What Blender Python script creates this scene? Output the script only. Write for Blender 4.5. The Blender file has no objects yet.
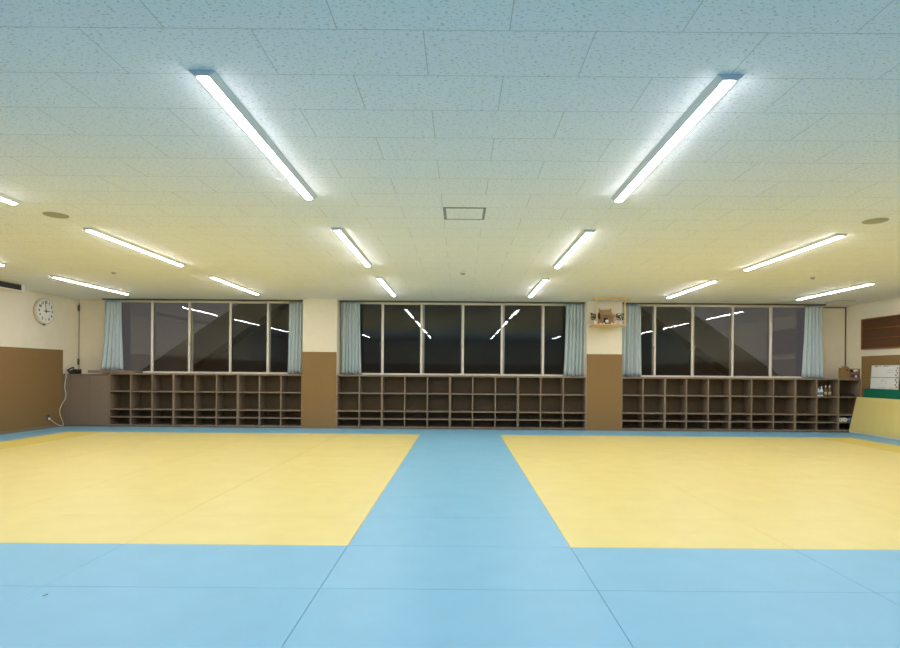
import bpy, math, random
from mathutils import Matrix, Vector
random.seed(7)
PI = math.pi
scene = bpy.context.scene
COL = scene.collection

# ------------------------------------------------------------------ dimensions (metres)
EYE = 1.425          # camera height above the mats
H = 3.215            # ceiling
XL, XR = -9.9, 9.98  # side walls
YB = 14.6            # window wall
YF = 14.0            # front of shelves
YR = -4.2            # wall behind the camera
FL = -0.05           # slab under the mats

# ------------------------------------------------------------------ materials
def new_mat(name):
    m = bpy.data.materials.new(name)
    m.use_nodes = True
    nt = m.node_tree
    b = nt.nodes['Principled BSDF']
    return m, nt, b

def solid(name, col, rough=0.6, spec=0.4, metal=0.0, var=0.0, scale=20.0, bump=0.0, bscale=200.0, stretch=(1, 1, 1)):
    m, nt, b = new_mat(name)
    b.inputs['Base Color'].default_value = (*col, 1)
    b.inputs['Roughness'].default_value = rough
    b.inputs['Specular IOR Level'].default_value = spec
    b.inputs['Metallic'].default_value = metal
    if var or bump:
        g = nt.nodes.new('ShaderNodeNewGeometry')
        mp = nt.nodes.new('ShaderNodeMapping')
        mp.inputs['Scale'].default_value = stretch
        nt.links.new(g.outputs['Position'], mp.inputs['Vector'])
        if var:
            n = nt.nodes.new('ShaderNodeTexNoise')
            n.inputs['Scale'].default_value = scale
            n.inputs['Detail'].default_value = 4
            nt.links.new(mp.outputs['Vector'], n.inputs['Vector'])
            mr = nt.nodes.new('ShaderNodeMapRange')
            mr.inputs['From Min'].default_value = 0.3
            mr.inputs['From Max'].default_value = 0.7
            mr.inputs['To Min'].default_value = 1 - var
            mr.inputs['To Max'].default_value = 1 + var
            nt.links.new(n.outputs['Fac'], mr.inputs['Value'])
            mx = nt.nodes.new('ShaderNodeVectorMath')
            mx.operation = 'SCALE'
            mx.inputs[0].default_value = col
            nt.links.new(mr.outputs['Result'], mx.inputs['Scale'])
            nt.links.new(mx.outputs['Vector'], b.inputs['Base Color'])
        if bump:
            n2 = nt.nodes.new('ShaderNodeTexNoise')
            n2.inputs['Scale'].default_value = bscale
            n2.inputs['Detail'].default_value = 2
            nt.links.new(mp.outputs['Vector'], n2.inputs['Vector'])
            bp = nt.nodes.new('ShaderNodeBump')
            bp.inputs['Strength'].default_value = bump
            bp.inputs['Distance'].default_value = 0.002
            nt.links.new(n2.outputs['Fac'], bp.inputs['Height'])
            nt.links.new(bp.outputs['Normal'], b.inputs['Normal'])
    return m

M = {}
M['blue'] = solid('blue_mat_vinyl', (0.212, 0.460, 0.628), 0.45, 0.45, var=0.03, scale=3, bump=0.25, bscale=260)
M['yellow'] = solid('yellow_mat_vinyl', (0.770, 0.635, 0.232), 0.42, 0.5, var=0.03, scale=3, bump=0.25, bscale=260)
M['yellow_sheenless'] = solid('yellow_mat_sheenless_tone', (0.740, 0.575, 0.150), 0.6, 0.25, var=0.03, scale=3, bump=0.25, bscale=260)  # deeper colour stands in for the missing sheen on the outer half mats
M['matside'] = solid('mat_backing', (0.75, 0.74, 0.70), 0.7)
M['green'] = solid('green_vinyl', (0.008, 0.150, 0.085), 0.5, 0.3, var=0.04, scale=8)
M['slab'] = solid('floor_slab', (0.03, 0.20, 0.34), 0.9)
M['cream'] = solid('cream_wall', (0.80, 0.735, 0.59), 0.8, 0.2, var=0.02, scale=6, bump=0.15, bscale=120)
M['brown'] = solid('brown_panel', (0.262, 0.158, 0.062), 0.65, 0.25, var=0.05, scale=40, bump=0.1)
M['base'] = solid('baseboard_wood', (0.26, 0.19, 0.12), 0.6, 0.3)
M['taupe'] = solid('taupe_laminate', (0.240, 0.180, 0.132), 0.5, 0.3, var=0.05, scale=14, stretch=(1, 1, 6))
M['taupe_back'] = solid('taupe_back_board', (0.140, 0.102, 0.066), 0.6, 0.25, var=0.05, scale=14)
M['alu'] = solid('pale_window_metal', (0.76, 0.72, 0.64), 0.45, 0.4)
M['alu_dark'] = solid('dark_track_metal', (0.10, 0.085, 0.07), 0.5, 0.4)  # dark brown metal of rails, corner joints, hinges and outlet plate
M['sill'] = solid('white_sill', (0.72, 0.68, 0.60), 0.5, 0.4)
M['steel'] = solid('steel', (0.55, 0.55, 0.53), 0.35, 0.5, metal=0.8)
M['white'] = solid('white_paint', (0.80, 0.80, 0.78), 0.5, 0.4)
M['lampbody'] = solid('lamp_white_steel', (0.72, 0.74, 0.75), 0.45, 0.4)
M['lampcap'] = solid('lamp_end_grey', (0.62, 0.68, 0.73), 0.5, 0.4)
M['curtain'] = solid('pale_blue_cloth', (0.50, 0.58, 0.62), 0.85, 0.1, var=0.06, scale=20, stretch=(6, 1, 0.3))
M['black'] = solid('black_plastic', (0.012, 0.012, 0.013), 0.4, 0.4)
M['dark'] = solid('dark_grey', (0.03, 0.028, 0.026), 0.6, 0.3)
M['pine'] = solid('pale_pine', (0.72, 0.50, 0.25), 0.55, 0.3, var=0.06, scale=12, stretch=(1, 8, 8))
M['shrinewood'] = solid('shrine_wood', (0.50, 0.33, 0.17), 0.6, 0.3, var=0.08, scale=30)
M['walnut'] = solid('dark_walnut', (0.105, 0.045, 0.018), 0.5, 0.3, var=0.2, scale=14, stretch=(8, 1, 8))
M['orangewood'] = solid('orange_wood_edge', (0.28, 0.12, 0.04), 0.5, 0.3)
M['leaf'] = solid('dark_leaf', (0.010, 0.030, 0.010), 0.45, 0.4, var=0.3, scale=60)
M['porcelain'] = solid('white_porcelain', (0.85, 0.84, 0.80), 0.25, 0.5)
M['cord'] = solid('ivory_cord', (0.70, 0.64, 0.50), 0.5, 0.4)
M['card'] = solid('cardboard', (0.30, 0.19, 0.075), 0.8, 0.2, var=0.06, scale=30)
M['red'] = solid('dull_red', (0.30, 0.03, 0.02), 0.6)
M['purple'] = solid('violet_print', (0.07, 0.05, 0.20), 0.6)
M['label_blue'] = solid('blue_print', (0.10, 0.25, 0.45), 0.6)
M['amber'] = solid('amber_plastic', (0.13, 0.085, 0.045), 0.35, 0.5)
M['board'] = solid('whiteboard_enamel', (0.78, 0.78, 0.75), 0.3, 0.5)
M['ink'] = solid('ink', (0.03, 0.03, 0.035), 0.6)
M['speaker'] = solid('speaker_cloth', (0.42, 0.40, 0.29), 0.8, 0.2)
M['ext_wall'] = solid('neighbour_wall', (0.20, 0.19, 0.17), 0.9, 0.1)
M['ext_roof'] = solid('neighbour_fascia', (0.45, 0.42, 0.36), 0.9, 0.1)
M['ext_ground'] = solid('asphalt', (0.05, 0.05, 0.05), 0.95, 0.1, var=0.2, scale=2)

def emission(name, col, s):
    m = bpy.data.materials.new(name); m.use_nodes = True
    nt = m.node_tree
    nt.nodes.remove(nt.nodes['Principled BSDF'])
    e = nt.nodes.new('ShaderNodeEmission')
    e.inputs['Color'].default_value = (*col, 1); e.inputs['Strength'].default_value = s
    nt.links.new(e.outputs[0], nt.nodes['Material Output'].inputs['Surface'])
    return m
M['tube'] = emission('lamp_diffuser', (0.968, 0.968, 1.015), 67.0)

def glass_mat():
    m = bpy.data.materials.new('window_glass'); m.use_nodes = True
    nt = m.node_tree
    nt.nodes.remove(nt.nodes['Principled BSDF'])
    fr = nt.nodes.new('ShaderNodeFresnel'); fr.inputs['IOR'].default_value = 1.52
    tr = nt.nodes.new('ShaderNodeBsdfTransparent'); tr.inputs['Color'].default_value = (0.93, 0.94, 0.94, 1)
    gl = nt.nodes.new('ShaderNodeBsdfGlossy'); gl.inputs['Roughness'].default_value = 0.0
    mx = nt.nodes.new('ShaderNodeMixShader')
    nt.links.new(fr.outputs[0], mx.inputs[0])
    nt.links.new(tr.outputs[0], mx.inputs[1]); nt.links.new(gl.outputs[0], mx.inputs[2])
    nt.links.new(mx.outputs[0], nt.nodes['Material Output'].inputs['Surface'])
    return m
M['glass'] = glass_mat()

def ceiling_mat():
    m, nt, b = new_mat('fissured_ceiling_tile')
    L = nt.links
    g = nt.nodes.new('ShaderNodeNewGeometry')
    mp = nt.nodes.new('ShaderNodeMapping')
    mp.inputs['Location'].default_value = (0.662, -2.95 + 0.4525 * 40, 0)
    L.new(g.outputs['Position'], mp.inputs['Vector'])
    br = nt.nodes.new('ShaderNodeTexBrick')
    br.offset = 0.5; br.offset_frequency = 2; br.squash = 1.0
    br.inputs['Scale'].default_value = 1.0
    br.inputs['Brick Width'].default_value = 0.905
    br.inputs['Row Height'].default_value = 0.4525
    br.inputs['Mortar Size'].default_value = 0.0028
    br.inputs['Mortar Smooth'].default_value = 0.2
    br.inputs['Color1'].default_value = (0.890, 0.900, 0.910, 1)
    br.inputs['Color2'].default_value = (0.880, 0.890, 0.900, 1)
    br.inputs['Mortar'].default_value = (0.58, 0.58, 0.55, 1)
    L.new(mp.outputs['Vector'], br.inputs['Vector'])
    mp2 = nt.nodes.new('ShaderNodeMapping'); mp2.inputs['Scale'].default_value = (1, 2.0, 1)
    L.new(g.outputs['Position'], mp2.inputs['Vector'])
    n = nt.nodes.new('ShaderNodeTexNoise'); n.inputs['Scale'].default_value = 42; n.inputs['Detail'].default_value = 3.0
    n.inputs['Roughness'].default_value = 0.55
    L.new(mp2.outputs['Vector'], n.inputs['Vector'])
    cr = nt.nodes.new('ShaderNodeMapRange')
    cr.inputs['From Min'].default_value = 0.575; cr.inputs['From Max'].default_value = 0.64
    L.new(n.outputs['Fac'], cr.inputs['Value'])
    mx = nt.nodes.new('ShaderNodeMix'); mx.data_type = 'RGBA'
    mul = nt.nodes.new('ShaderNodeMath'); mul.operation = 'MULTIPLY'; mul.inputs[1].default_value = 0.55
    L.new(cr.outputs['Result'], mul.inputs[0])
    L.new(mul.outputs[0], mx.inputs['Factor'])
    L.new(br.outputs['Color'], mx.inputs['A'])
    mx.inputs['B'].default_value = (0.36, 0.36, 0.35, 1)  # pit colour darkened to stand in for shade inside the holes
    L.new(mx.outputs['Result'], b.inputs['Base Color'])
    bp = nt.nodes.new('ShaderNodeBump'); bp.invert = True
    bp.inputs['Strength'].default_value = 0.5; bp.inputs['Distance'].default_value = 0.004
    L.new(cr.outputs['Result'], bp.inputs['Height'])
    L.new(bp.outputs['Normal'], b.inputs['Normal'])
    b.inputs['Roughness'].default_value = 0.9
    b.inputs['Specular IOR Level'].default_value = 0.15
    return m
M['ceiling'] = ceiling_mat()

# ------------------------------------------------------------------ mesh helpers
class MB:
    def __init__(s):
        s.v, s.f, s.sm = [], [], []
    def add(s, vs, fs, smooth=False):
        o = len(s.v)
        s.v += [tuple(p) for p in vs]
        for f in fs:
            s.f.append(tuple(i + o for i in f)); s.sm.append(smooth)
        return s
    def box(s, x0, x1, y0, y1, z0, z1):
        return s.add([(x0, y0, z0), (x1, y0, z0), (x1, y1, z0), (x0, y1, z0), (x0, y0, z1), (x1, y0, z1), (x1, y1, z1), (x0, y1, z1)],
                     [(0, 3, 2, 1), (4, 5, 6, 7), (0, 1, 5, 4), (1, 2, 6, 5), (2, 3, 7, 6), (3, 0, 4, 7)])
    def cbox(s, x0, x1, y0, y1, z0, z1, c=0.004):
        """box with all its edges chamfered"""
        vs, fs = [], []
        xs, ys, zs = (x0, x1), (y0, y1), (z0, z1)
        idx = {}
        for i in (0, 1):
            for j in (0, 1):
                for k in (0, 1):
                    P = (xs[i], ys[j], zs[k]); sg = (1 - 2 * i, 1 - 2 * j, 1 - 2 * k)
                    for a in range(3):
                        p = [P[q] + (0 if q == a else sg[q] * c) for q in range(3)]
                        idx[(i, j, k, a)] = len(vs); vs.append(p)
        def quad(a, b, c_, d): fs.append((a, b, c_, d))
        for i in (0, 1):
            q = [idx[(i, 0, 0, 0)], idx[(i, 1, 0, 0)], idx[(i, 1, 1, 0)], idx[(i, 0, 1, 0)]]
            fs.append(tuple(q if i else q[::-1]))
            q = [idx[(0, i, 0, 1)], idx[(0, i, 1, 1)], idx[(1, i, 1, 1)], idx[(1, i, 0, 1)]]
            fs.append(tuple(q if i else q[::-1]))
            q = [idx[(0, 0, i, 2)], idx[(1, 0, i, 2)], idx[(1, 1, i, 2)], idx[(0, 1, i, 2)]]
            fs.append(tuple(q if i else q[::-1]))
        for i in (0, 1):
            for j in (0, 1):
                q = [idx[(i, j, 0, 0)], idx[(i, j, 1, 0)], idx[(i, j, 1, 1)], idx[(i, j, 0, 1)]]
                fs.append(tuple(q if (i + j) % 2 else q[::-1]))
                q = [idx[(i, 0, j, 0)], idx[(i, 1, j, 0)], idx[(i, 1, j, 2)], idx[(i, 0, j, 2)]]
                fs.append(tuple(q[::-1] if (i + j) % 2 else q))
                q = [idx[(0, i, j, 1)], idx[(1, i, j, 1)], idx[(1, i, j, 2)], idx[(0, i, j, 2)]]
                fs.append(tuple(q if (i + j) % 2 else q[::-1]))
                for k in (0, 1):
                    t = [idx[(i, j, k, 0)], idx[(i, j, k, 1)], idx[(i, j, k, 2)]]
                    fs.append(tuple(t if (i + j + k) % 2 else t[::-1]))
        return s.add(vs, fs)
    def prism(s, prof, a0, a1, axis='y', smooth=False):
        """prof: list of 2-D points, extruded along axis"""
        n = len(prof)
        def P(u, v, t):
            return {'y': (u, t, v), 'x': (t, u, v), 'z': (u, v, t)}[axis]
        vs = [P(u, v, a0) for u, v in prof] + [P(u, v, a1) for u, v in prof]
        fs = [tuple(range(n))[::-1], tuple(range(n, 2 * n))]
        s.add(vs, fs)
        return s.add(vs, [(i, (i + 1) % n, (i + 1) % n + n, i + n) for i in range(n)], smooth)
    def lathe(s, prof, c=(0, 0, 0), n=24, axis='z', smooth=True):
        """prof: (radius, along) pairs"""
        vs, fs = [], []
        for r, t in prof:
            for i in range(n):
                a = 2 * PI * i / n
                u, w = r * math.cos(a), r * math.sin(a)
                p = (u, w, t) if axis == 'z' else (u, t, w) if axis == 'y' else (t, u, w)
                vs.append((p[0] + c[0], p[1] + c[1], p[2] + c[2]))
        for k in range(len(prof) - 1):
            for i in range(n):
                j = (i + 1) % n
                fs.append((k * n + i, k * n + j, (k + 1) * n + j, (k + 1) * n + i))
        s.add(vs, fs, smooth)
        m = len(prof)
        s.add([vs[i] for i in range(n)], [tuple(range(n))[::-1]])
        s.add([vs[(m - 1) * n + i] for i in range(n)], [tuple(range(n))])
        return s
    def tube(s, pts, r, n=8):
        pts = [Vector(p) for p in pts]
        vs, fs = [], []
        up = Vector((0.13, 0.21, 0.97)).normalized()
        for i, p in enumerate(pts):
            t = (pts[min(i + 1, len(pts) - 1)] - pts[max(i - 1, 0)]).normalized()
            a = t.cross(up)
            if a.length < 1e-3: a = t.cross(Vector((1, 0, 0)))
            a.normalize(); b = t.cross(a).normalized()
            rr = r[i] if isinstance(r, (list, tuple)) else r
            for k in range(n):
                w = 2 * PI * k / n
                vs.append(p + a * rr * math.cos(w) + b * rr * math.sin(w))
        for i in range(len(pts) - 1):
            for k in range(n):
                l = (k + 1) % n
                fs.append((i * n + k, i * n + l, (i + 1) * n + l, (i + 1) * n + k))
        s.add(vs, fs, True)
        s.add([vs[k] for k in range(n)], [tuple(range(n))[::-1]])
        s.add([vs[(len(pts) - 1) * n + k] for k in range(n)], [tuple(range(n))])
        return s
    def mesh(s, name, mat):
        me = bpy.data.meshes.new(name)
        me.from_pydata(s.v, [], s.f)
        me.polygons.foreach_set('use_smooth', s.sm)
        me.materials.append(mat)
        me.update()
        import bmesh
        bm = bmesh.new(); bm.from_mesh(me)
        bmesh.ops.remove_doubles(bm, verts=bm.verts, dist=1e-6)
        bmesh.ops.recalc_face_normals(bm, faces=bm.faces)
        bm.to_mesh(me); bm.free()
        return me
    def build(s, name, mat, parent=None, label=None):
        o = bpy.data.objects.new(name, s.mesh(name, mat))
        COL.objects.link(o)
        if parent is not None: o.parent = parent
        if label: o['label'] = label
        return o

def tag(o, label, cat, group=None, kind=None):
    o['label'] = label; o['category'] = cat
    if group: o['group'] = group
    if kind: o['kind'] = kind
    return o
def thing(name, label, cat, loc=(0, 0, 0), rz=0.0, group=None, kind=None):
    o = bpy.data.objects.new(name, None); COL.objects.link(o)
    o.empty_display_size = 0.1
    o.location = loc; o.rotation_euler = (0, 0, rz)
    return tag(o, label, cat, group, kind)
def struct(name, mb, mat, label=None, cat=None, parent=None):
    o = mb.build(name, mat, parent); o['kind'] = 'structure'
    if label: o['label'] = label
    if cat: o['category'] = cat
    return o
def dup(root, loc, label, rz=None, group=None):
    r = root.copy(); COL.objects.link(r); r.location = loc; r['label'] = label
    if rz is not None: r.rotation_euler = (0, 0, rz)
    if group: r['group'] = group
    for ch in list(root.children):
        c = ch.copy(); COL.objects.link(c); c.parent = r
        for gch in list(ch.children):
            d = gch.copy(); COL.objects.link(d); d.parent = c
    return r
ORD = ['', 'first', 'second', 'third', 'fourth', 'fifth', 'sixth', 'seventh', 'eighth', 'ninth', 'tenth', 'eleventh', 'twelfth']

# ------------------------------------------------------------------ the shell
struct('floor', MB().box(XL - 0.2, XR + 0.2, YR - 0.2, YB + 0.2, FL - 0.2, FL), M['slab'], 'floor slab under the blue and yellow mats', 'floor')
struct('ceiling', MB().box(XL - 0.2, XR + 0.2, YR - 0.2, YB + 0.25, H, H + 0.15), M['ceiling'], 'white fissured tile ceiling over the hall', 'ceiling')
struct('wall_left', MB().box(XL - 0.2, XL, YR - 0.2, YB + 0.2, FL, H), M['cream'], 'cream left wall above the brown panel', 'wall')
struct('wall_right', MB().box(XR, XR + 0.2, YR - 0.2, YB + 0.2, FL, H), M['cream'], 'cream right wall above the brown panel', 'wall')
struct('wall_rear', MB().box(XL, XR, YR - 0.2, YR, FL, H), M['cream'], 'cream wall behind the viewer', 'wall')
WL0, WL1 = -9.157, -3.935      # left window bay
WC0, WC1 = -3.08, 3.13        # centre bay
WR0, WR1 = 4.01, 9.246         # right bay
SILL = 1.335
wb = MB().box(XL, XR, YB, YB + 0.2, FL, SILL)
wb.box(XL, WL0, YB, YB + 0.2, SILL, H).box(WR1, XR, YB, YB + 0.2, SILL, H)
wb.box(WL0 - 0.03, WL0, 14.42, YB, SILL, H).box(WR1, WR1 + 0.03, 14.42, YB, SILL, H).box(WL0, WR1, 14.59, YB, FL, SILL)
struct('wall_back', wb, M['cream'], 'cream wall around and below the far windows', 'wall')
for nm, (a, b), lb in (('pillar', (WL1, WC0), 'cream pillar between left and centre windows'), ('pillar', (WC1, WR0), 'cream pillar under the shrine shelf')):
    struct(nm, MB().cbox(a, b, YF - 0.005, YB + 0.2, FL, H, 0.006), M['cream'], lb, 'pillar')
YG = 14.40           # window plane
YC = 14.28           # curtains
PT = 1.895
struct('trim_1', MB().cbox(WL1 + 0.002, WC0 - 0.002, YF - 0.022, YF - 0.005, FL, PT, 0.003), M['brown'], 'brown panel on the pillar between left and centre windows', 'wall panel')
struct('trim_2', MB().cbox(WC1 + 0.002, WR0 - 0.002, YF - 0.022, YF - 0.005, FL, PT, 0.003), M['brown'], 'brown panel on the pillar below the shrine shelf', 'wall panel')
struct('trim_3', MB().cbox(XL, XL + 0.015, YR, YF + 0.0, FL, PT, 0.003), M['brown'], 'brown panel along the left wall under the clock', 'wall panel')
struct('trim_4', MB().cbox(XR - 0.015, XR, YR, YF - 0.002, FL, PT, 0.003), M['brown'], 'brown panel along the right wall behind the whiteboard', 'wall panel')
struct('trim_5', MB().cbox(XL + 0.02, XR - 0.02, YR, YR + 0.015, FL, PT, 0.003), M['brown'], 'brown panel on the wall behind the viewer', 'wall panel')
struct('baseboard_left', MB().cbox(XL + 0.015, XL + 0.03, YR + 0.02, YF - 0.01, FL, 0.06, 0.003), M['base'], 'tan baseboard along the left wall', 'baseboard')
# dark joints in the corners beside the windows
struct('trim_6', MB().box(XL, XL + 0.009, YB - 0.01, YB, SILL, H - 0.08), M['alu_dark'], 'thin dark corner joint behind the telephone', 'trim')
struct('trim_7', MB().box(XR - 0.02, XR, YB - 0.02, YB, SILL, H - 0.04).box(WR1 + 0.02, XR, YB - 0.02, YB, H - 0.06, H - 0.035), M['alu_dark'], 'thin dark joint framing the panel right of the right window', 'trim')
for z, w in ((2.92, 'upper'), (1.53, 'lower')):
    struct('hinge', MB().cbox(XL, XL + 0.03, YB - 0.06, YB - 0.013, z, z + 0.16, 0.004), M['alu_dark'], w + ' dark hinge in the corner behind the telephone', 'hinge')

# ------------------------------------------------------------------ windows
def window(n, x0, x1, cuts, locks, thick, label):
    w = thing('window_%d' % n, label, 'window', (0, YG, SILL), kind='structure')
    top = H - SILL
    fr = MB().box(x0, x1, 0.02, 0.19, 0.0, 0.022).box(x0, x1, 0.02, 0.19, top - 0.035, top)
    fr.box(x0, x0 + 0.04, 0.02, 0.19, 0.022, top - 0.035).box(x1 - 0.04, x1, 0.02, 0.19, 0.022, top - 0.035)
    o = fr.build('window_frame', M['alu'], w); o['kind'] = 'structure'
    cuts = [c * 0.988 for c in cuts]; locks = [(q[0] * 0.988, q[1]) for q in locks]
    xs = [x0 + 0.04] + cuts + [x1 - 0.04]
    for i in range(len(xs) - 1):
        lap = lambda k: 0.052 if k in thick else 0.040
        a, b = xs[i] - (lap(i) if i else 0), xs[i + 1] + (lap(i + 1) if i < len(xs) - 2 else 0)
        y = 0.045 if i % 2 == 0 else 0.095
        z0, z1 = 0.023, top - 0.036
        st = 0.058
        s = MB().cbox(a, a + st, y, y + 0.04, z0, z1, 0.003).cbox(b - st, b, y, y + 0.04, z0, z1, 0.003)
        s.cbox(a + st, b - st, y, y + 0.04, z0, z0 + 0.022, 0.003).cbox(a + st, b - st, y, y + 0.04, z1 - 0.03, z1, 0.003)
        so = s.build('sash', M['alu'], w); so['kind'] = 'structure'
        p = MB().box(a + st - 0.004, b - st + 0.004, y + 0.016, y + 0.024, z0 + 0.018, z1 - 0.026).build('glass_pane', M['glass'], so); p['kind'] = 'structure'
        for lx in locks:
            if xs[i] - 0.01 <= lx[0] < xs[i + 1] - 0.01:
                q = lx[0]; yy = y - 0.018
                lk = MB().cbox(q - 0.017, q + 0.017, yy, y, 0.71, 0.79, 0.003)
                lk.tube([(q, yy - 0.012, 0.75), (q + lx[1] * 0.03, yy - 0.02, 0.79), (q + lx[1] * 0.02, yy - 0.02, 0.84)], 0.01, 6)
                k = lk.build('crescent_lock', M['steel'], so); k['kind'] = 'structure'
    sl = MB().cbox(x0, x1, -0.06, 0.045, 0.0, 0.018, 0.004)
    k = sl.build('window_sill', M['sill'], w); k['kind'] = 'structure'
    return w
window(1, WL0, WL1, [-8.03, -7.03, -6.0, -5.0], [(-7.02, 1)], (2,), 'five-pane dark window of the left bay')
window(2, WC0, WC1, [-2.04, -1.0, 0.045, 1.09, 2.13], [(-2.06, -1), (-0.98, 1), (0.025, -1), (1.11, 1), (2.11, -1)], (2, 4), 'six-pane dark window of the centre bay')
window(3, WR0, WR1, [5.03, 6.04, 7.05, 8.07], [(5.01, -1), (6.06, 1), (7.03, -1)], (2, 4), 'five-pane dark window of the right bay')

# curtain rails
for a, b, lb in ((-9.09, WL1, 'left'), (WC0, WC1, 'centre'), (WR0, 9.235, 'right')):
    t = thing('curtain_rail', 'dark curtain rail at the ceiling over the %s window' % lb, 'curtain rail', ((a + b) / 2, YC, H), group='curtain rails over the windows')
    hw = (b - a) / 2
    MB().box(-hw, hw, -0.04, 0.04, -0.032, 0.0).build('track', M['alu_dark'], t)

# curtains
def curtain(xt0, xt1, xb0, xb1, folds, label, seed, zb=SILL + 0.004):
    rnd = random.Random(seed)
    zt = H - 0.035
    nx, nz = folds * 10, 18
    ph = [rnd.uniform(-0.5, 0.5) for _ in range(folds + 2)]
    amp = [rnd.uniform(0.7, 1.15) for _ in range(folds + 2)]
    cx = (xt0 + xt1) / 2
    vs, fs = [], []
    for k in range(nz + 1):
        t = k / nz
        e = t ** 1.6
        x0 = xt0 + (xb0 - xt0) * e; x1 = xt1 + (xb1 - xt1) * e
        for i in range(nx + 1):
            u = i / nx
            j = int(u * folds)
            w = 2 * PI * folds * u + 0.9 * math.sin(t * 2 + ph[j])* t
            a = (0.026 + 0.018 * t) * amp[j]
            x = x0 + (x1 - x0) * (u + 0.012 * math.sin(2 * w))
            y = a * math.sin(w) + 0.008 * math.sin(3.1 * u * folds + seed)
            vs.append((x - cx, y, zt + (zb - zt) * t - zb))
    for k in range(nz):
        for i in range(nx):
            p = k * (nx + 1) + i
            fs.append((p, p + 1, p + nx + 2, p + nx + 1))
    o = MB().add(vs, fs, True).build('curtain', M['curtain'])
    sm = o.modifiers.new('thickness', 'SOLIDIFY'); sm.thickness = 0.005; sm.offset = 0
    o.location = (cx, YC, zb)
    return tag(o, label, 'curtain', 'pale blue curtains at the windows')
def PX(px, Y): return (px - 460.5) * Y / 563.0
curtain(PX(105.5, YC), PX(121, YC), PX(99.5, YC), PX(122.5, YC), 5, 'pale blue curtain left of the left window, flared over the board', 1, SILL + 0.064)
curtain(PX(288.5, YC), PX(301.8, YC), PX(287, YC), PX(301.5, YC), 4, 'narrow pale blue curtain right of the left window, beside the pillar', 2)
curtain(PX(341, YC), PX(359.5, YC), PX(341, YC), PX(361, YC), 6, 'pale blue curtain at the left end of the centre window', 3)
curtain(PX(565.5, YC), PX(586, YC), PX(563.5, YC), PX(586, YC), 6, 'pale blue curtain at the right end of the centre window', 4)
curtain(PX(621.5, YC), PX(640.5, YC), PX(621.0, YC), PX(641.8, YC), 5, 'pale blue curtain at the left end of the right window, beside the shrine', 5)
curtain(PX(804.5, YC), PX(821.5, YC), PX(802, YC), PX(824, YC), 5, 'pale blue curtain at the right end of the right window', 6)

# ------------------------------------------------------------------ open shelf units
def shelf_unit(x0, n, cw, label):
    W = n * cw; D = 0.42; t = 0.030; TOP = SILL - FL
    r = thing('shelf_unit', label, 'shelf', (x0, YF, FL), group='open shelf units under the windows')
    MB().cbox(0.001, W - 0.001, 0.0, D - 0.001, TOP - 0.038, TOP, 0.003).build('top_board', M['taupe'], r)
    MB().box(0.004, W - 0.004, 0.012, D, 0.0, 0.072).build('plinth', M['taupe'], r)
    for a in (0.001, W - t + 0.004):
        MB().cbox(a, a + t - 0.005, 0.0, D, 0.072, TOP - 0.038, 0.002).build('side_panel', M['taupe'], r)
    for k in range(1, n):
        MB().cbox(k * cw - t / 2, k * cw + t / 2, 0.004, D - 0.012, 0.102, TOP - 0.038, 0.002).build('divider', M['taupe'], r)
    MB().cbox(t - 0.004, W - t + 0.004, 0.0, D - 0.012, 0.072, 0.102, 0.002).build('bottom_board', M['taupe'], r)
    for z in (0.24, 0.43, 0.875):
        zz = z - FL
        MB().cbox(t - 0.004, W - t + 0.004, 0.002, D - 0.012, zz - 0.014, zz + 0.014, 0.002).build('shelf', M['taupe'], r)
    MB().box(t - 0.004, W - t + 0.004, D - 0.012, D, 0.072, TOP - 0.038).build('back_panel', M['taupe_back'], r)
    return r
cw = (WL1 + 8.74) / 9
for k, lb in enumerate(('brown three-column open shelf beside the two-door cabinet, left window', 'brown three-column open shelf in the middle under the left window', 'brown three-column open shelf under the left window, beside the pillar')):
    shelf_unit(-8.74 + 3 * k * cw, 3, cw, lb)
cw = (WC1 - WC0) / 11; x = WC0
for n, lb in ((2, 'brown two-column open shelf at the left end under the centre window'), (3, 'brown three-column open shelf, second unit from left under the centre window'),
              (3, 'brown three-column open shelf, third unit from left under the centre window'), (3, 'brown three-column open shelf at the right end under the centre window')):
    shelf_unit(x, n, cw, lb); x += n * cw
CWR = (9.955 - WR0) / 11; x = WR0
for n, lb in ((2, 'brown two-column open shelf under the right window, beside the shrine pillar'), (3, 'brown three-column open shelf, second unit from the shrine pillar, right window'),
              (3, 'brown three-column open shelf, third unit from the shrine pillar, right window'), (3, 'brown three-column open shelf holding bottles, in the right corner')):
    shelf_unit(x, n, CWR, lb); x += n * CWR

# two-door base cabinet in the left corner
r = thing('base_cabinet', 'taupe two-door base cabinet in the left corner under the telephone', 'cabinet', (XL, YF, FL))
cwid = -8.742 - XL; ct = 1.30 - FL
MB().box(0.018, cwid, 0.02, 0.56, 0.075, ct - 0.03).build('body', M['taupe'], r)
MB().cbox(0.016, cwid, 0.0, 0.585, ct - 0.03, ct, 0.003).build('top_board', M['taupe'], r)
MB().box(0.016, cwid - 0.004, 0.012, 0.56, 0.0, 0.075).build('plinth', M['taupe'], r)
MB().cbox(0.018, 0.205, 0.002, 0.02, 0.08, ct - 0.036, 0.002).build('filler_panel', M['taupe'], r)
for a, b in ((0.21, 0.672), (0.677, cwid - 0.006)):
    MB().cbox(a, b, 0.0, 0.02, 0.08, ct - 0.045, 0.003).build('door', M['taupe'], r)

# loose board across cabinet and shelf
o = MB().cbox(-0.59, 0.59, 0.0, 0.36, 0.0, 0.058, 0.004).build('wooden_board', M['taupe'])
o.location = (-8.68, YF - 0.008, SILL); tag(o, 'taupe board lying under the leftmost curtain on the cabinet top', 'board')

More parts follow.
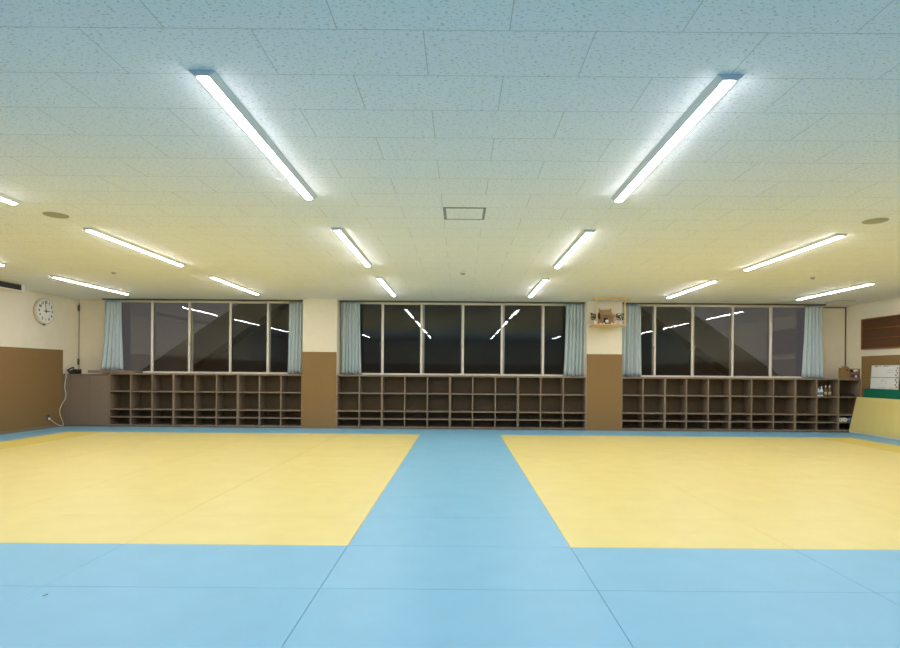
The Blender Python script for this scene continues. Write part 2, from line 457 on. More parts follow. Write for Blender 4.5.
# ------------------------------------------------------------------ mats
def mat_mesh(w, d, material, key, cache={}):
    k = (round(w, 4), round(d, 4), key)
    if k not in cache:
        g = 0.0013
        cache[k] = MB().cbox(-w / 2 + g, w / 2 - g, -d / 2 + g, d / 2 - g, 0, -FL, 0.0025).mesh('mat_cover', material)
    return cache[k]
def mat(x0, x1, y0, y1, key, label, group):
    me = mat_mesh(x1 - x0, y1 - y0, M[key], key)
    o = bpy.data.objects.new('floor_mat', me); COL.objects.link(o)
    o.location = ((x0 + x1) / 2, (y0 + y1) / 2, FL)
    tag(o, label, 'mat', group)
    return o
YN, ST = 4.60, 0.911
xs = [0.91, 2.73, 4.51, 6.29, 8.07, 8.90]
NEAR = ['', 'nearest', 'second', 'third', 'fourth', 'fifth', 'sixth', 'seventh', 'eighth', 'farthest']
for sgn, side in ((-1, 'left'), (1, 'right')):
    for rI in range(9):
        y0 = YN + rI * ST
        for c in range(5):
            a, b = sorted((sgn * xs[c], sgn * xs[c + 1]))
            rt = ('nearest row' if rI == 0 else 'farthest row' if rI == 8 else ORD[rI + 1] + ' row from viewer')
            ctx = ('beside blue aisle' if c == 0 else 'half mat on outer side' if c == 4 else ORD[c + 1] + ' from blue aisle')
            mat(a, b, y0, y0 + ST, 'yellow_sheenless' if c == 4 else 'yellow', 'yellow mat in %s court, %s, %s' % (side, rt, ctx), 'yellow mats of the %s court' % side)
YFAR = YN + 9 * ST
for rI in range(9):
    rt = ('nearest end between the courts' if rI == 0 else 'far end between the courts' if rI == 8 else ORD[rI + 1] + ' row from viewer')
    mat(-0.91, 0.91, YN + rI * ST, YN + (rI + 1) * ST, 'blue', 'blue mat in the aisle between yellow courts, ' + rt, 'blue mats of the aisle')
FX = [-9.868, -8.07, -6.29, -4.51, -2.73, -0.91, 0.91, 2.73, 4.51, 6.29, 8.07, 9.96]
under = ['under the cabinet', 'at first shelf past the cabinet', 'in front of left window middle', 'in front of left window right half', 'at the left pillar', 'at the aisle end',
         'right of the aisle end', 'at the shrine pillar', 'at right window left half', 'in front of right window middle', 'in the right corner']
where = ['in front of the two-door cabinet', 'second from the left wall', 'third from the left wall', 'fourth from the left wall', 'by the left pillar', 'at the far end of the aisle',
         'just right of the aisle end', 'by the shrine pillar', 'third from the right wall', 'second from the right wall', 'in the right corner']
where[7] = 'fourth from the right wall, by shrine pillar'
for i in range(11):
    mat(FX[i], FX[i + 1], YFAR, YF - 0.024, 'blue', 'blue border mat along the far shelves, ' + where[i], 'blue border mats along the shelves')
for sgn, side, xe in ((-1, 'left', -9.868), (1, 'right', 9.96)):
    for k in range(5):
        y0 = YN + k * (9 * ST) / 5; y1 = YN + (k + 1) * (9 * ST) / 5
        a, b = sorted((sgn * 8.90, xe))
        rt = 'nearest the viewer' if k == 0 else 'nearest the shelves' if k == 4 else ORD[5 - k] + ' from the shelves'
        mat(a, b, y0, y1, 'blue', 'blue border mat along the %s wall, %s' % (side, rt), 'blue border mats along the %s wall' % side)
cols = [-4.51, -2.73, -0.91, 0.91, 2.73, 4.51]
cn = ['far left', 'left of centre', 'at the aisle', 'right of centre', 'far right']
for rI in range(6):
    y1 = YN - rI * ST; y0 = y1 - ST
    cc = [-9.868, -8.07, -6.29] + cols + [6.29, 8.07, 9.96]
    if rI > 1: cc = [c for c in cc if abs(c) < 5]
    for i in range(len(cc) - 1):
        m = (cc[i] + cc[i + 1]) / 2
        if abs(m) < 0.5: w = 'in line with the aisle'
        else:
            q = int(round(abs(m) / 1.8))
            w = '%s mat %s of the aisle line' % (ORD[q], 'left' if m < 0 else 'right')
        rt = 'touching the courts' if rI == 0 else ORD[rI + 1] + ' row before the courts'
        fm = mat(cc[i], cc[i + 1], y0, y1, 'blue', 'blue foreground mat, %s, %s' % (rt, w), 'blue mats of the foreground')

        if cc[i] < -2.6 < cc[i + 1] and y0 < 3.545 < y1:
            c_ = Vector((-2.60, 3.545, 0)) - fm.location
            q = [(-0.014, 0.014), (-0.004, 0.026), (0.010, 0.020), (0.008, 0.004), (-0.008, -0.012), (-0.014, -0.026), (0.002, -0.030), (0.016, -0.022)]
            MB().tube([(c_.x + u * 0.55, c_.y + v * 0.6, -FL + 0.0005) for u, v in q], 0.0016, 6).build('printed_mark', M['ink'], fm, 'tiny dark squiggle printed near the corner')

# ------------------------------------------------------------------ ceiling lamps
def make_lamp(loc, label):
    t = thing('ceiling_lamp', label, 'lamp', loc, group='linear ceiling lamps')
    L = 2.4
    body = [(-0.075, 0.0), (0.075, 0.0), (0.075, -0.005), (0.040, -0.032), (-0.040, -0.032), (-0.075, -0.005)]
    MB().prism(body, 0.012, L - 0.012).build('body', M['lampbody'], t)
    d = [(-0.034, -0.030), (-0.034, -0.036)] + [(-0.034 * math.cos(a), -0.036 - 0.009 * math.sin(a)) for a in (0.5, 1.0, 1.57, 2.14, 2.64)] + [(0.034, -0.036), (0.034, -0.030)]
    MB().prism(d, 0.018, L - 0.018).build('diffuser', M['tube'], t)
    cap = [(-0.077, 0.0), (0.077, 0.0), (0.077, -0.006), (0.041, -0.034), (-0.041, -0.034), (-0.077, -0.006)]
    for a in (0.0, L - 0.012):
        MB().prism(cap, a, a + 0.012).build('end_cap', M['lampcap'], t)
    return t
lamps = []
for row, base in enumerate((-0.29, 3.36, 7.03, 10.68)):
    for c, xx in enumerate((-7.83, -4.73, -1.56, 1.60, 4.81, 7.9)):
        y = base
        if (row, c) == (1, 1): y, xx = 3.62, -4.78
        if (row, c) == (2, 0): y = 7.22
        if (row, c) in ((2, 1), (2, 4)): y = 7.12
        if row == 3 and c in (0, 5): y = 10.82
        lamps.append((xx, y, row, c))
rn = ['row above the viewer', 'nearest row in view', 'middle row', 'row nearest the windows']
cnm = ['outermost left column', 'second column from the left wall', 'column just left of centre', 'column just right of centre', 'second column from the right wall', 'outermost right column']
proto = None
for xx, y, row, c in lamps:
    lb = 'lit white linear ceiling lamp, %s, %s' % (rn[row], cnm[c])
    if proto is None: proto = make_lamp((xx, y, H), lb)
    else: dup(proto, (xx, y, H), lb)

# ------------------------------------------------------------------ ceiling fittings
t = thing('ceiling_hatch', 'square metal-framed access hatch in the ceiling centre', 'hatch', (0.03, 6.355, H))
a = 0.235
fr = MB().cbox(-a, a, -a, -a + 0.022, -0.008, 0, 0.002).cbox(-a, a, a - 0.022, a, -0.008, 0, 0.002).cbox(-a, -a + 0.03, -a + 0.022, a - 0.022, -0.008, 0, 0.002).cbox(a - 0.03, a, -a + 0.022, a - 0.022, -0.008, 0, 0.002)
fr.build('frame', solid('hatch_aluminium', (0.26, 0.27, 0.25), 0.5, 0.4), t)
MB().box(-a + 0.03, a - 0.03, -a + 0.022, a - 0.022, -0.004, 0).build('lid', M['ceiling'], t)
t = thing('ceiling_hatch', 'faint flush access hatch in the ceiling by the right wall', 'hatch', (9.25, 13.75, H))
fr = MB().box(-a, a, -a, -a + 0.012, -0.006, 0).box(-a, a, a - 0.012, a, -0.006, 0).box(-a, -a + 0.012, -a + 0.012, a - 0.012, -0.006, 0).box(a - 0.012, a, -a + 0.012, a - 0.012, -0.006, 0)
fr.build('frame', M['speaker'], t)
MB().box(-a + 0.012, a - 0.012, -a + 0.012, a - 0.012, -0.003, 0).build('lid', M['white'], t)

def detector(loc, label):
    t = thing('smoke_detector', label, 'smoke detector', loc, group='smoke detectors on the ceiling')
    MB().lathe([(0.05, 0.0), (0.05, -0.012), (0.046, -0.018)], n=24).build('mounting_base', M['white'], t)
    MB().lathe([(0.038, -0.018), (0.038, -0.034), (0.030, -0.046), (0.012, -0.052)], n=24).build('sensor_head', M['speaker'], t)
    return t
d0 = detector((0.03, 10.1, H), 'small smoke detector on the ceiling, centre of the three')
dup(d0, (-6.36, 10.3, H), 'small smoke detector on the ceiling, leftmost of three, above the left court')
dup(d0, (6.4, 10.25, H), 'small smoke detector on the ceiling, rightmost of three, above the right court')
def speaker(loc, label):
    t = thing('ceiling_speaker', label, 'speaker', loc, group='round ceiling speakers')
    MB().lathe([(0.128, 0.0), (0.128, -0.006), (0.118, -0.010), (0.114, -0.006)], n=40).build('rim', M['speaker'], t)
    MB().lathe([(0.113, -0.001), (0.113, -0.008), (0.05, -0.012), (0.001, -0.013)], n=40).build('grille', M['speaker'], t)
    return t
s0 = speaker((-4.72, 6.55, H), 'flat round olive speaker in the ceiling above the left court')
dup(s0, (4.79, 6.52, H), 'flat round olive speaker in the ceiling above the right court')
t = thing('ceiling_air_conditioner', 'slim pale air conditioner with black slot below the ceiling, near the clock', 'air conditioner', (-9.5, 10.0, H))
MB().prism([(-0.28, 0.0), (0.20, 0.0), (0.20, -0.012), (0.17, -0.02), (0.17, -0.135), (0.20, -0.143), (0.20, -0.155), (-0.28, -0.155)], -2.0, 1.93).build('body', M['cream'], t)
for a, b in ((-2.0, -1.93), (1.93, 2.0)):
    MB().cbox(-0.28, 0.205, a, b, -0.156, 0.0, 0.003).build('end_cap', M['white'], t)
MB().box(0.17, 0.178, -1.93, 1.93, -0.134, -0.021).build('slot', M['black'], t)
for k in range(2):
    MB().box(0.178, 0.192, -1.93, 1.93, -0.062 - k * 0.036, -0.058 - k * 0.036).build('vane', M['dark'], t)

# ------------------------------------------------------------------ wall clock (left wall)
def text_mesh(mb, body, size, cx, cz, y):
    cu = bpy.data.curves.new('numeral_text', 'FONT'); cu.body = body; cu.size = size
    cu.align_x = 'CENTER'; cu.align_y = 'CENTER'; cu.offset = 0.004; cu.extrude = 0.001
    o = bpy.data.objects.new('numeral_text', cu); COL.objects.link(o)
    dg = bpy.context.evaluated_depsgraph_get(); dg.update()
    me = bpy.data.meshes.new_from_object(o.evaluated_get(dg))
    mb.add([(cx + v.co.x, y - v.co.z, cz + v.co.y) for v in me.vertices], [tuple(p.vertices) for p in me.polygons])
    bpy.data.objects.remove(o); bpy.data.curves.remove(cu); bpy.data.meshes.remove(me)
CK = thing('wall_clock', 'round white wall clock with black numerals on the left wall', 'clock', (XL, 13.31, 2.785), PI / 2)
MB().lathe([(0.285, 0.0), (0.305, -0.02), (0.31, -0.06), (0.305, -0.085), (0.285, -0.095), (0.275, -0.085)], n=48, axis='y').build('case', solid('clock_case', (0.68, 0.60, 0.48), 0.4, 0.4), CK)
MB().lathe([(0.276, -0.075), (0.276, -0.086)], n=48, axis='y').build('dial', M['porcelain'], CK)
for h in range(1, 13):
    ang = h * PI / 6
    nm = MB()
    text_mesh(nm, str(h), 0.088, 0.212 * math.sin(ang), 0.212 * math.cos(ang), -0.0875)
    nm.build('numeral', M['ink'], CK)
def hand(ang, L, w, y, name):
    s, c = math.sin(ang), math.cos(ang)
    pr = [(-w, -0.05), (w, -0.05), (w * 0.5, L), (-w * 0.5, L)]
    MB().prism([(u * c + v * s, -u * s + v * c) for u, v in pr], y, y - 0.003).build(name, M['ink'], CK)
hand(math.radians(89), 0.135, 0.014, -0.090, 'hour_hand')
hand(math.radians(-8), 0.205, 0.011, -0.095, 'minute_hand')
MB().lathe([(0.018, -0.088), (0.018, -0.100)], n=16, axis='y').build('hub', M['ink'], CK)
MB().lathe([(0.022, -0.335), (0.022, -0.30)], c=(0, -0.05, 0), n=12).build('knob', M['dark'], CK)

# ------------------------------------------------------------------ telephone, cord, outlet
PH = thing('telephone', 'black desk telephone on the left corner cabinet, ivory cord hanging down', 'telephone', (-9.70, 14.13, 1.30))
MB().prism([(-0.10, 0.0), (0.10, 0.0), (0.10, 0.12), (-0.10, 0.04)], -0.10, 0.12, axis='x').build('base', M['black'], PH)
MB().tube([(-0.085, -0.10, 0.08), (-0.085, -0.05, 0.115), (-0.085, 0.05, 0.155), (-0.085, 0.10, 0.15)], [0.028, 0.018, 0.018, 0.028], 10).build('handset', M['black'], PH)
kp = MB()
for i in range(3):
    for j in range(4):
        y = -0.06 + j * 0.03; z = 0.04 + (y + 0.10) * 0.4
        kp.cbox(0.0 + i * 0.032, 0.022 + i * 0.032, y, y + 0.018, z, z + 0.012, 0.002)
kp.build('keypad', M['dark'], PH)
def smooth(pts, n=8):
    P = [Vector(p) for p in pts]; P = [P[0]] + P + [P[-1]]; out = []
    for i in range(1, len(P) - 2):
        for k in range(n):
            t = k / n
            a, b, c, d = P[i - 1], P[i], P[i + 1], P[i + 2]
            out.append(0.5 * ((2 * b) + (c - a) * t + (2 * a - 5 * b + 4 * c - d) * t * t + (3 * b - a - 3 * c + d) * t ** 3))
    out.append(P[-2]); return out
yc = YF - 0.012
pts = [(-9.75, 14.06, 1.32), (-9.79, 13.985, 1.31), (-9.80, yc, 1.22), (-9.83, yc, 0.98), (-9.80, yc, 0.82), (-9.80, yc - 0.02, 0.68), (-9.85, yc - 0.10, 0.50),
       (-9.86, yc - 0.12, 0.33), (-9.84, yc - 0.05, 0.12), (-9.83, yc - 0.04, 0.03), (-9.855, yc - 0.12, 0.03), (-9.86, yc - 0.26, 0.09), (-9.872, yc - 0.42, 0.20), (-9.874, yc - 0.46, 0.225)]
cb = MB().tube([(p.x + 9.70, p.y - 14.13, p.z - 1.30) for p in smooth(pts)], 0.010, 8).build('cord', M['cord'], PH, 'ivory wavy cord running down to the wall outlet')
q = (-9.874 + 9.70, yc - 0.46 - 14.13, 0.225 - 1.30)
MB().cbox(q[0] - 0.010, q[0] + 0.012, q[1] - 0.028, q[1] + 0.028, q[2] - 0.03, q[2] + 0.03, 0.004).build('plug', M['porcelain'], cb)
t = thing('wall_outlet', 'wall outlet low on the brown panel of the left wall, cord plugged in', 'outlet', (XL + 0.015, 13.50, 0.20), PI / 2)
MB().cbox(-0.06, 0.06, -0.006, 0.0, -0.02, 0.12, 0.002).build('plate', M['alu_dark'], t)
MB().cbox(0.0, 0.04, -0.0085, -0.006, 0.07, 0.105, 0.001).build('socket', M['black'], t)

# ------------------------------------------------------------------ household shrine on the second pillar
SX0, SX1, SY0, SY1, SZ = 3.185, 3.915, 13.30, YF - 0.007, 2.562
t = thing('shrine_shelf', 'pale pine shrine shelf hung from the ceiling on the pillar', 'shelf', ((SX0 + SX1) / 2, SY1, SZ))
w = (SX1 - SX0) / 2; dp = SY0 - SY1
MB().cbox(-w, w, dp, 0.0, 0.0, 0.022, 0.003).build('shelf_board', M['pine'], t)
MB().cbox(-w - 0.06, w + 0.04, dp - 0.02, dp + 0.12, H - SZ - 0.045, H - SZ, 0.003).build('canopy_board', M['pine'], t)
for xx in (-w + 0.02, w - 0.05):
    MB().cbox(xx, xx + 0.03, dp + 0.02, dp + 0.05, 0.022, H - SZ - 0.045, 0.003).build('post', M['pine'], t)
top = SZ + 0.022
SH = thing('miniature_shrine', 'small brown wooden house shrine with layered roof on the pine shelf', 'shrine', (3.50, 13.66, top))
MB().cbox(-0.21, 0.21, -0.10, 0.11, 0.0, 0.03, 0.003).build('base_step', M['shrinewood'], SH)
MB().box(-0.09, 0.09, -0.05, 0.09, 0.03, 0.235).build('centre_hall', M['shrinewood'], SH)
for s_ in (-1, 1):
    a, b = sorted((s_ * 0.095, s_ * 0.20))
    MB().box(a, b, -0.02, 0.09, 0.03, 0.19).build('side_hall', M['shrinewood'], SH)
    a, b = sorted((s_ * 0.085, s_ * 0.24))
    MB().prism([(-0.12, 0.19), (0.0 + 0.03, 0.255), (0.13, 0.19), (0.13, 0.205), (0.03, 0.272), (-0.12, 0.206)], a, b, axis='x').build('side_roof', M['shrinewood'], SH)
MB().prism([(-0.15, 0.235), (0.02, 0.335), (0.15, 0.235), (0.15, 0.252), (0.02, 0.356), (-0.15, 0.253)], -0.145, 0.145, axis='x').build('main_roof', M['shrinewood'], SH)
rf = MB().tube([(-0.15, 0.02, 0.356), (0.15, 0.02, 0.356)], 0.014, 8)
for k in (-0.10, -0.03, 0.04, 0.10):
    rf.tube([(k, -0.03, 0.372), (k, 0.07, 0.372)], 0.009, 6)
rf.build('ridge_log', M['shrinewood'], SH)
for s_ in (-1, 1):
    MB().tube([(s_ * 0.135, -0.04, 0.31), (s_ * 0.135, 0.06, 0.41)], 0.008, 6).tube([(s_ * 0.135, 0.08, 0.31), (s_ * 0.135, -0.02, 0.41)], 0.008, 6).build('gable_finial', M['shrinewood'], SH)
for xx in (-0.20, -0.095, 0.095, 0.20):
    MB().tube([(xx, -0.08, 0.03), (xx, -0.08, 0.20)], 0.009, 8).build('column', M['shrinewood'], SH)
MB().box(-0.05, 0.05, -0.056, -0.05, 0.035, 0.18).build('door', M['dark'], SH)
MI = thing('round_mirror', 'tiny round white mirror on a stand before the shrine door', 'mirror', (3.50, 13.50, top))
MB().lathe([(0.034, 0.004), (0.040, 0.0), (0.040, -0.006), (0.034, -0.008)], c=(0, 0, 0.085), n=24, axis='y').build('disc', M['porcelain'], MI)
MB().cbox(-0.03, 0.03, -0.02, 0.02, 0.0, 0.012, 0.003).box(-0.008, 0.008, -0.006, 0.006, 0.012, 0.05).build('stand', M['shrinewood'], MI)
def vase(loc, label, seed):
    rnd = random.Random(seed)
    t = thing('sprig_vase', label, 'vase', loc, group='vases flanking the house shrine')
    MB().lathe([(0.018, 0), (0.028, 0.02), (0.03, 0.05), (0.014, 0.085), (0.018, 0.10)], n=18).build('jar', M['porcelain'], t)
    lv = MB()
    for k in range(110):
        a = rnd.uniform(0, 2 * PI); r_ = 0.095 * math.sqrt(rnd.random()); z = 0.12 + rnd.uniform(0, 0.15)
        c = Vector((r_ * math.cos(a), r_ * math.sin(a) * 0.7, z))
        d = Vector((math.cos(a) + rnd.uniform(-.6, .6), math.sin(a) + rnd.uniform(-.6, .6), rnd.uniform(-.2, 1.0))).normalized()
        sd = d.cross(Vector((rnd.uniform(-1, 1), rnd.uniform(-1, 1), rnd.uniform(-1, 1)))).normalized()
        up = d.cross(sd)
        L, W = rnd.uniform(0.035, 0.055), 0.012
        p = [c, c + d * L * .4 + sd * W + up * .003, c + d * L, c + d * L * .4 - sd * W + up * .003]
        lv.add(p + [q_ + up * 0.0015 for q_ in p], [(0, 1, 2, 3), (7, 6, 5, 4), (0, 4, 5, 1), (1, 5, 6, 2), (2, 6, 7, 3), (3, 7, 4, 0)])
    for k in range(4):
        a = k * PI / 2 + .4
        lv.tube([(0, 0, 0.07), (0.02 * math.cos(a), 0.02 * math.sin(a), 0.13), (0.05 * math.cos(a), 0.04 * math.sin(a), 0.22)], 0.003, 5)
    lv.build('leaves', M['leaf'], t)
    return t
vase((3.235, 13.55, top), 'white vase of dark green sprigs left of the house shrine', 3)
vase((3.835, 13.55, top), 'white vase of dark green sprigs right of the house shrine', 8)
for xx, lb in ((3.33, 'leftmost of the four cups'), (3.41, 'second cup from left'), (3.60, 'third cup from left'), (3.68, 'rightmost of the four cups')):
    o = MB().lathe([(0.014, 0), (0.022, 0.012), (0.024, 0.04), (0.021, 0.04), (0.018, 0.014)], n=16).build('offering_cup', M['porcelain'])
    o.location = (xx, 13.42, top); tag(o, 'tiny white offering cup before the shrine, ' + lb, 'cup', 'offering cups before the shrine')

# ------------------------------------------------------------------ right corner
# rack of dark wooden boards
t = thing('wooden_name_board', 'dark brown three-row wooden board hung high on the right wall', 'wall board', (XR, 13.96, 2.06), -PI / 2)
LB = 3.2; hb = 0.75        # local +x runs towards the viewer after the turn
MB().box(0.02, LB - 0.02, -0.02, 0.0, 0.02, hb - 0.02).build('backing', M['walnut'], t)
for k in range(3):
    z = 0.03 + k * 0.235
    MB().cbox(0.025, LB - 0.025, -0.042, -0.02, z, z + 0.205, 0.004).build('plank', M['walnut'], t)
for k in range(1, 3):
    z = 0.012 + k * 0.235
    MB().cbox(0.02, LB - 0.02, -0.06, -0.02, z - 0.004, z + 0.014, 0.003).build('ledge', M['orangewood'], t)
fr = MB().cbox(0, LB, -0.065, 0, hb - 0.025, hb, 0.003).cbox(0, LB, -0.065, 0, 0, 0.025, 0.003).cbox(0, 0.025, -0.065, 0, 0.025, hb - 0.025, 0.003).cbox(LB - 0.025, LB, -0.065, 0, 0.025, hb - 0.025, 0.003)
fr.build('frame', M['orangewood'], t)

# green gym mat standing behind the leaning yellow mat
t = thing('green_gym_mat', 'green gym mat standing on edge against the right wall', 'mat', (9.93, 13.0, 0.0))
MB().cbox(-0.03, 0.03, -1.6, 0.83, 0.0, 1.095, 0.012).build('cover', M['green'], t)
# yellow mats leaning on it
def lean(y0, y1, label):
    th = math.atan2(0.20, 0.87)
    t = thing('leaning_mat', label, 'mat', (9.625, (y0 + y1) / 2, 0.0), group='yellow mats leaning at the right wall')
    hl = (y1 - y0) / 2 - 0.003
    R = Matrix.Rotation(th, 4, 'Y')
    dz = 0.0
    for nm_, x0, x1, m_, e in (('cover', 0.0, 0.012, 'yellow', 0.0), ('backing', 0.012, 0.05, 'matside', 0.002)):
        mb = MB().cbox(x0, x1, -hl + e, hl - e, 0.035 if nm_ == 'cover' else 0.0, 0.90, 0.003)
        mb.v = [tuple(R @ Vector(v)) for v in mb.v]
        zmin = min(v[2] for v in mb.v)
        dz = min(dz, zmin)
        o = mb.build(nm_, M[m_], t)
    t.location.z = -dz + 0.0005
    return t
lean(12.30, 14.13 - 0.17, 'yellow mat leaning on its long edge by the corner shelf')
lean(10.45, 12.29, 'yellow mat leaning along the right wall, nearer the viewer')

# whiteboard standing on the green mat
WBW, WBH = 0.88, 0.575
t = thing('whiteboard', 'small whiteboard with notes leaning on the wall above the green mat', 'whiteboard', (9.917, 13.62, 1.0955), -PI / 2)
thw = math.atan2(0.033, WBH)
Rw = Matrix.Rotation(-thw, 4, 'X')
def wpart(mb, name, m_):
    mb.v = [tuple(Rw @ Vector(v)) for v in mb.v]
    return mb.build(name, m_, t)
wpart(MB().box(0.012, WBW - 0.012, -0.006, 0.008, 0.012, WBH - 0.012), 'board_surface', M['board'])
wpart(MB().cbox(0, WBW, -0.010, 0.010, 0, 0.014, 0.002).cbox(0, WBW, -0.010, 0.010, WBH - 0.014, WBH, 0.002).cbox(0, 0.014, -0.010, 0.010, 0.014, WBH - 0.014, 0.002).cbox(WBW - 0.014, WBW, -0.010, 0.010, 0.014, WBH - 0.014, 0.002), 'frame', M['steel'])
wpart(MB().box(0.014, WBW - 0.014, -0.009, -0.006, WBH * 0.48, WBH * 0.48 + 0.010), 'divider_strip', M['ink'])
rnd = random.Random(5); ink = MB()
for (cx, cz, n_) in ((0.60, 0.42, 9), (0.42, 0.17, 14), (0.36, 0.04, 8), (0.18, WBH - 0.045, 10), (0.45, WBH - 0.045, 8), (0.70, 0.04, 7)):
    for k in range(n_):
        x_ = cx + rnd.uniform(-0.09, 0.09); z_ = cz + rnd.uniform(-0.035, 0.035) * (0.4 if cz > .5 or cz < .1 else 1)
        w_ = rnd.uniform(0.006, 0.03); h_ = rnd.uniform(0.004, 0.012)
        z_ = max(0.02, min(WBH - 0.03, z_))
        ink.box(x_, x_ + w_, -0.0068, -0.006, z_, z_ + h_)
wpart(ink, 'handwriting', M['ink'])
for k in range(9):
    z_ = 0.06 + k * 0.055
    mb = MB().lathe([(0.016, -0.006), (0.016, -0.014), (0.010, -0.018)], c=(WBW - 0.06 - 0.035 * (k % 2), 0, z_), n=12, axis='y')
    wpart(mb, 'magnet', M['red'] if k % 3 == 1 else M['ink'])

# cartons on the corner shelf
t = thing('cardboard_box', 'open brown cardboard box on the right corner shelf top', 'box', (9.595, 14.02, SILL))
bx = MB().box(-0.085, 0.085, 0.0, 0.006, 0, 0.27).box(-0.085, 0.085, 0.14, 0.146, 0, 0.27).box(-0.085, -0.079, 0.006, 0.14, 0, 0.27).box(0.079, 0.085, 0.006, 0.14, 0, 0.27).box(-0.079, 0.079, 0.006, 0.14, 0, 0.006)
bx.build('body', M['card'], t)
MB().prism([(0.0, 0.27), (0.006, 0.27), (0.07, 0.305), (0.066, 0.309)], -0.082, 0.082, axis='x').build('flap', M['card'], t)
MB().box(0.01, 0.06, -0.002, 0.0, 0.19, 0.245).build('sticker', M['red'], t)
t = thing('printed_carton', 'small carton with violet and white print beside the cardboard box', 'box', (9.827, 14.03, SILL))
MB().cbox(-0.13, 0.13, 0.0, 0.22, 0, 0.25, 0.003).build('body', M['card'], t)
MB().box(-0.10, 0.10, -0.002, 0.0, 0.03, 0.11).build('printed_label', M['purple'], t)
MB().lathe([(0.030, -0.004), (0.030, -0.002)], c=(0.03, 0, 0.06), n=16, axis='y').build('printed_spot', M['porcelain'], t)
MB().box(-0.12, 0.02, -0.002, 0.0, 0.16, 0.225).build('dark_print', M['ink'], t)
MB().prism([(-0.02, 0.165), (0.09, 0.205), (0.05, 0.235), (-0.05, 0.225)], -0.0035, -0.002).build('white_print', M['porcelain'], t)

# bottles on the top shelf of the last but one column
ZS = 0.875 + 0.014
def bottle(x_, y_, z_, m_, cap, hgt, label, spray=False, band=None):
    t = thing('bottle', label, 'bottle', (x_, y_, z_), group='bottles in the corner shelf')
    r_ = 0.036
    MB().lathe([(r_ * .95, 0), (r_, 0.01), (r_, hgt * .55), (r_ * .8, hgt * .68), (r_ * .38, hgt * .76), (r_ * .38, hgt * .82)], n=20).build('body', m_, t)
    if spray:
        MB().cbox(-0.014, 0.014, -0.05, 0.02, hgt * .86, hgt, 0.004).box(-0.010, 0.010, -0.010, 0.010, hgt * .80, hgt * .86).build('spray_head', cap, t)
    else:
        MB().lathe([(r_ * .45, hgt * .81), (r_ * .45, hgt), (r_ * .3, hgt)], n=16).build('cap', cap, t)
    if band: MB().lathe([(r_ * 1.01, hgt * .15), (r_ * 1.01, hgt * .42)], n=20).build('label_band', band, t)
    return t
bottle(8.955, 14.08, ZS, M['porcelain'], M['label_blue'], 0.24, 'white spray bottle with blue head, leftmost in the corner shelf', True, M['label_blue'])
bottle(9.045, 14.10, ZS, M['porcelain'], M['porcelain'], 0.25, 'all white bottle, second from left in the corner shelf', False, M['label_blue'])
bottle(9.135, 14.08, ZS, M['amber'], M['porcelain'], 0.27, 'brown bottle with white cap, third from left in the corner shelf', False, M['speaker'])
bottle(9.235, 14.08, ZS, M['amber'], M['porcelain'], 0.27, 'brown bottle with white cap, rightmost in the corner shelf', False, M['speaker'])
# lower small items of the last column
ZL = 0.24 + 0.014
for i, (xx, m_, lb) in enumerate(((9.49, 'porcelain', 'white roll of tape on the low corner shelf, leftmost'), (9.60, 'porcelain', 'white roll of tape on the low corner shelf, middle'), (9.715, 'label_blue', 'pale blue roll of tape on the low corner shelf, right'))):
    t = thing('tape_roll', lb, 'tape roll', (xx, 14.07, ZL), group='tape rolls on the low corner shelf')
    ring = MB().lathe([(0.022, -0.04), (0.053, -0.04), (0.053, 0.04), (0.022, 0.04), (0.022, -0.04)], c=(0, 0.0, 0.053), n=20, axis='y')
    ring.f = ring.f[:-2]; ring.sm = ring.sm[:-2]
    ring.build('tape', M[m_], t)
    MB().lathe([(0.0215, -0.028), (0.0215, 0.028)], c=(0, 0, 0.053), n=16, axis='y').build('core', M['card'], t)
o = MB().cbox(-0.17, 0.17, 0.0, 0.22, 0, 0.06, 0.01).cbox(-0.12, 0.10, 0.02, 0.18, 0.06, 0.085, 0.008).build('folded_cloth', M['dark'])
o.location = (9.67, 14.06, ZS); tag(o, 'dark folded cloth on the top corner shelf', 'cloth')
def shoe(x_, label):
    t = thing('shoe', label, 'shoe', (x_, 14.06, 0.052), group='dark shoes on the bottom corner shelf')
    out = [(-0.035, 0.0), (0.035, 0.0), (0.045, 0.07), (0.038, 0.16), (0.042, 0.22), (0.0, 0.27), (-0.042, 0.22), (-0.032, 0.16), (-0.042, 0.07)]
    MB().prism(out, 0.0, 0.018, axis='z').build('sole', M['label_blue'], t)
    up = MB(); n = len(out); ring = []
    for z, s_, sh in ((0.018, .95, 0), (0.05, .85, .01), (0.08, .55, .03)):
        ring.append([(u * s_, sh + v * (s_ if z > .06 else .97), z) for u, v in out])
    vs = sum(ring, [])
    up.add(vs, [(k * n + i, k * n + (i + 1) % n, (k + 1) * n + (i + 1) % n, (k + 1) * n + i) for k in range(2) for i in range(n)] + [tuple(range(n))[::-1], tuple(range(2 * n, 3 * n))], False)
    up.build('upper', M['black'], t)
shoe(9.47, 'dark shoe on the bottom corner shelf, left of the pair')
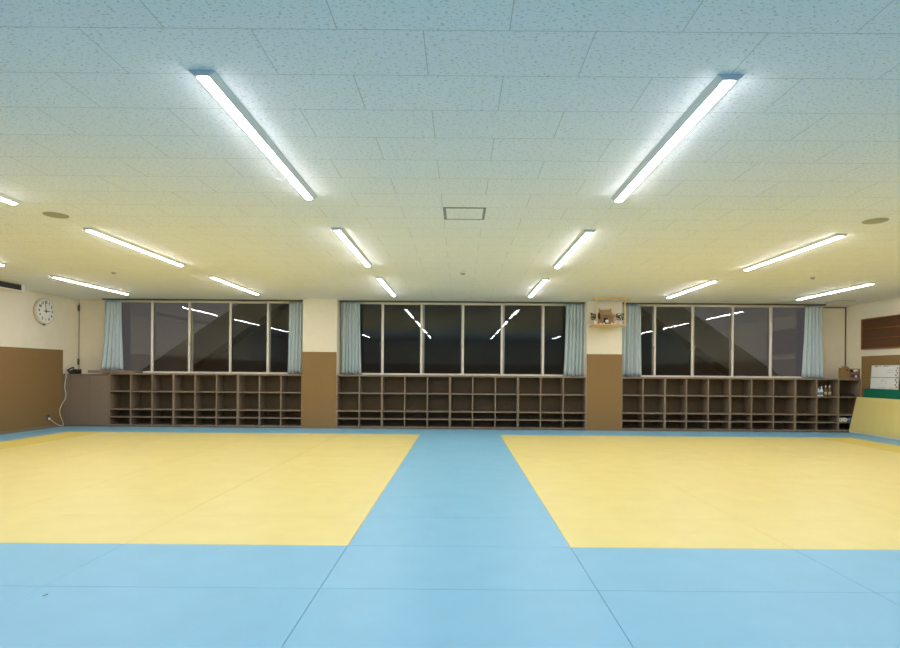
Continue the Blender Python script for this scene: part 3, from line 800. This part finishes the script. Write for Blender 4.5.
shoe(9.58, 'dark shoe on the bottom corner shelf, right of the pair')

# ------------------------------------------------------------------ outside, seen through the dark panes
struct('ground', MB().box(-45, 45, YB + 0.3, 60, -0.9, -0.7), M['ext_ground'], 'dark ground outside the windows', 'ground')
HO = thing('gabled_building', 'dark gabled building outside behind the windows', 'building', (0, 29.0, -0.7))
g = 0.70
def gable(xh, ze, drop):   # half width, apex height -> profile
    return ze - g * xh - drop
AP = 13.6
MB().prism([(-15.5, 0.0), (15.5, 0.0), (15.5, AP - g * 15.5 - 1.0), (0, AP - 1.0), (-15.5, AP - g * 15.5 - 1.0)], 1.2, 12).build('gable_wall', M['ext_wall'], HO)
MB().prism([(-17.0, AP - g * 17 - 1.6), (0, AP - 1.6), (17.0, AP - g * 17 - 1.6), (17.0, AP - g * 17), (0, AP), (-17.0, AP - g * 17)], 0.0, 12.5).build('roof', M['ext_roof'], HO)

# ------------------------------------------------------------------ world, camera, view
w = bpy.data.worlds.new('night'); scene.world = w; w.use_nodes = True
w.node_tree.nodes['Background'].inputs['Color'].default_value = (1.0, 0.90, 0.88, 1)
w.node_tree.nodes['Background'].inputs['Strength'].default_value = 0.085

cam = bpy.data.cameras.new('camera'); co = bpy.data.objects.new('camera', cam); COL.objects.link(co)
cam.sensor_width = 36; cam.sensor_fit = 'HORIZONTAL'
cam.lens = 563.0 / 900 * 36
cam.shift_x = -10.5 / 900; cam.shift_y = 48.0 / 900
cam.clip_start = 0.05; cam.clip_end = 200
co.matrix_world = Matrix.Translation((0, 0, EYE)) @ Matrix.Rotation(PI / 2, 4, 'X') @ Matrix.Rotation(0.0080, 4, 'Z')
scene.camera = co

scene.view_settings.view_transform = 'Standard'
scene.view_settings.look = 'None'
scene.view_settings.exposure = 0.0
scene.view_settings.gamma = 1.0
scene.view_settings.use_curve_mapping = False
scene.cycles.max_bounces = 10
scene.cycles.diffuse_bounces = 6
scene.cycles.transparent_max_bounces = 16
scene.cycles.caustics_reflective = False
scene.cycles.caustics_refractive = False
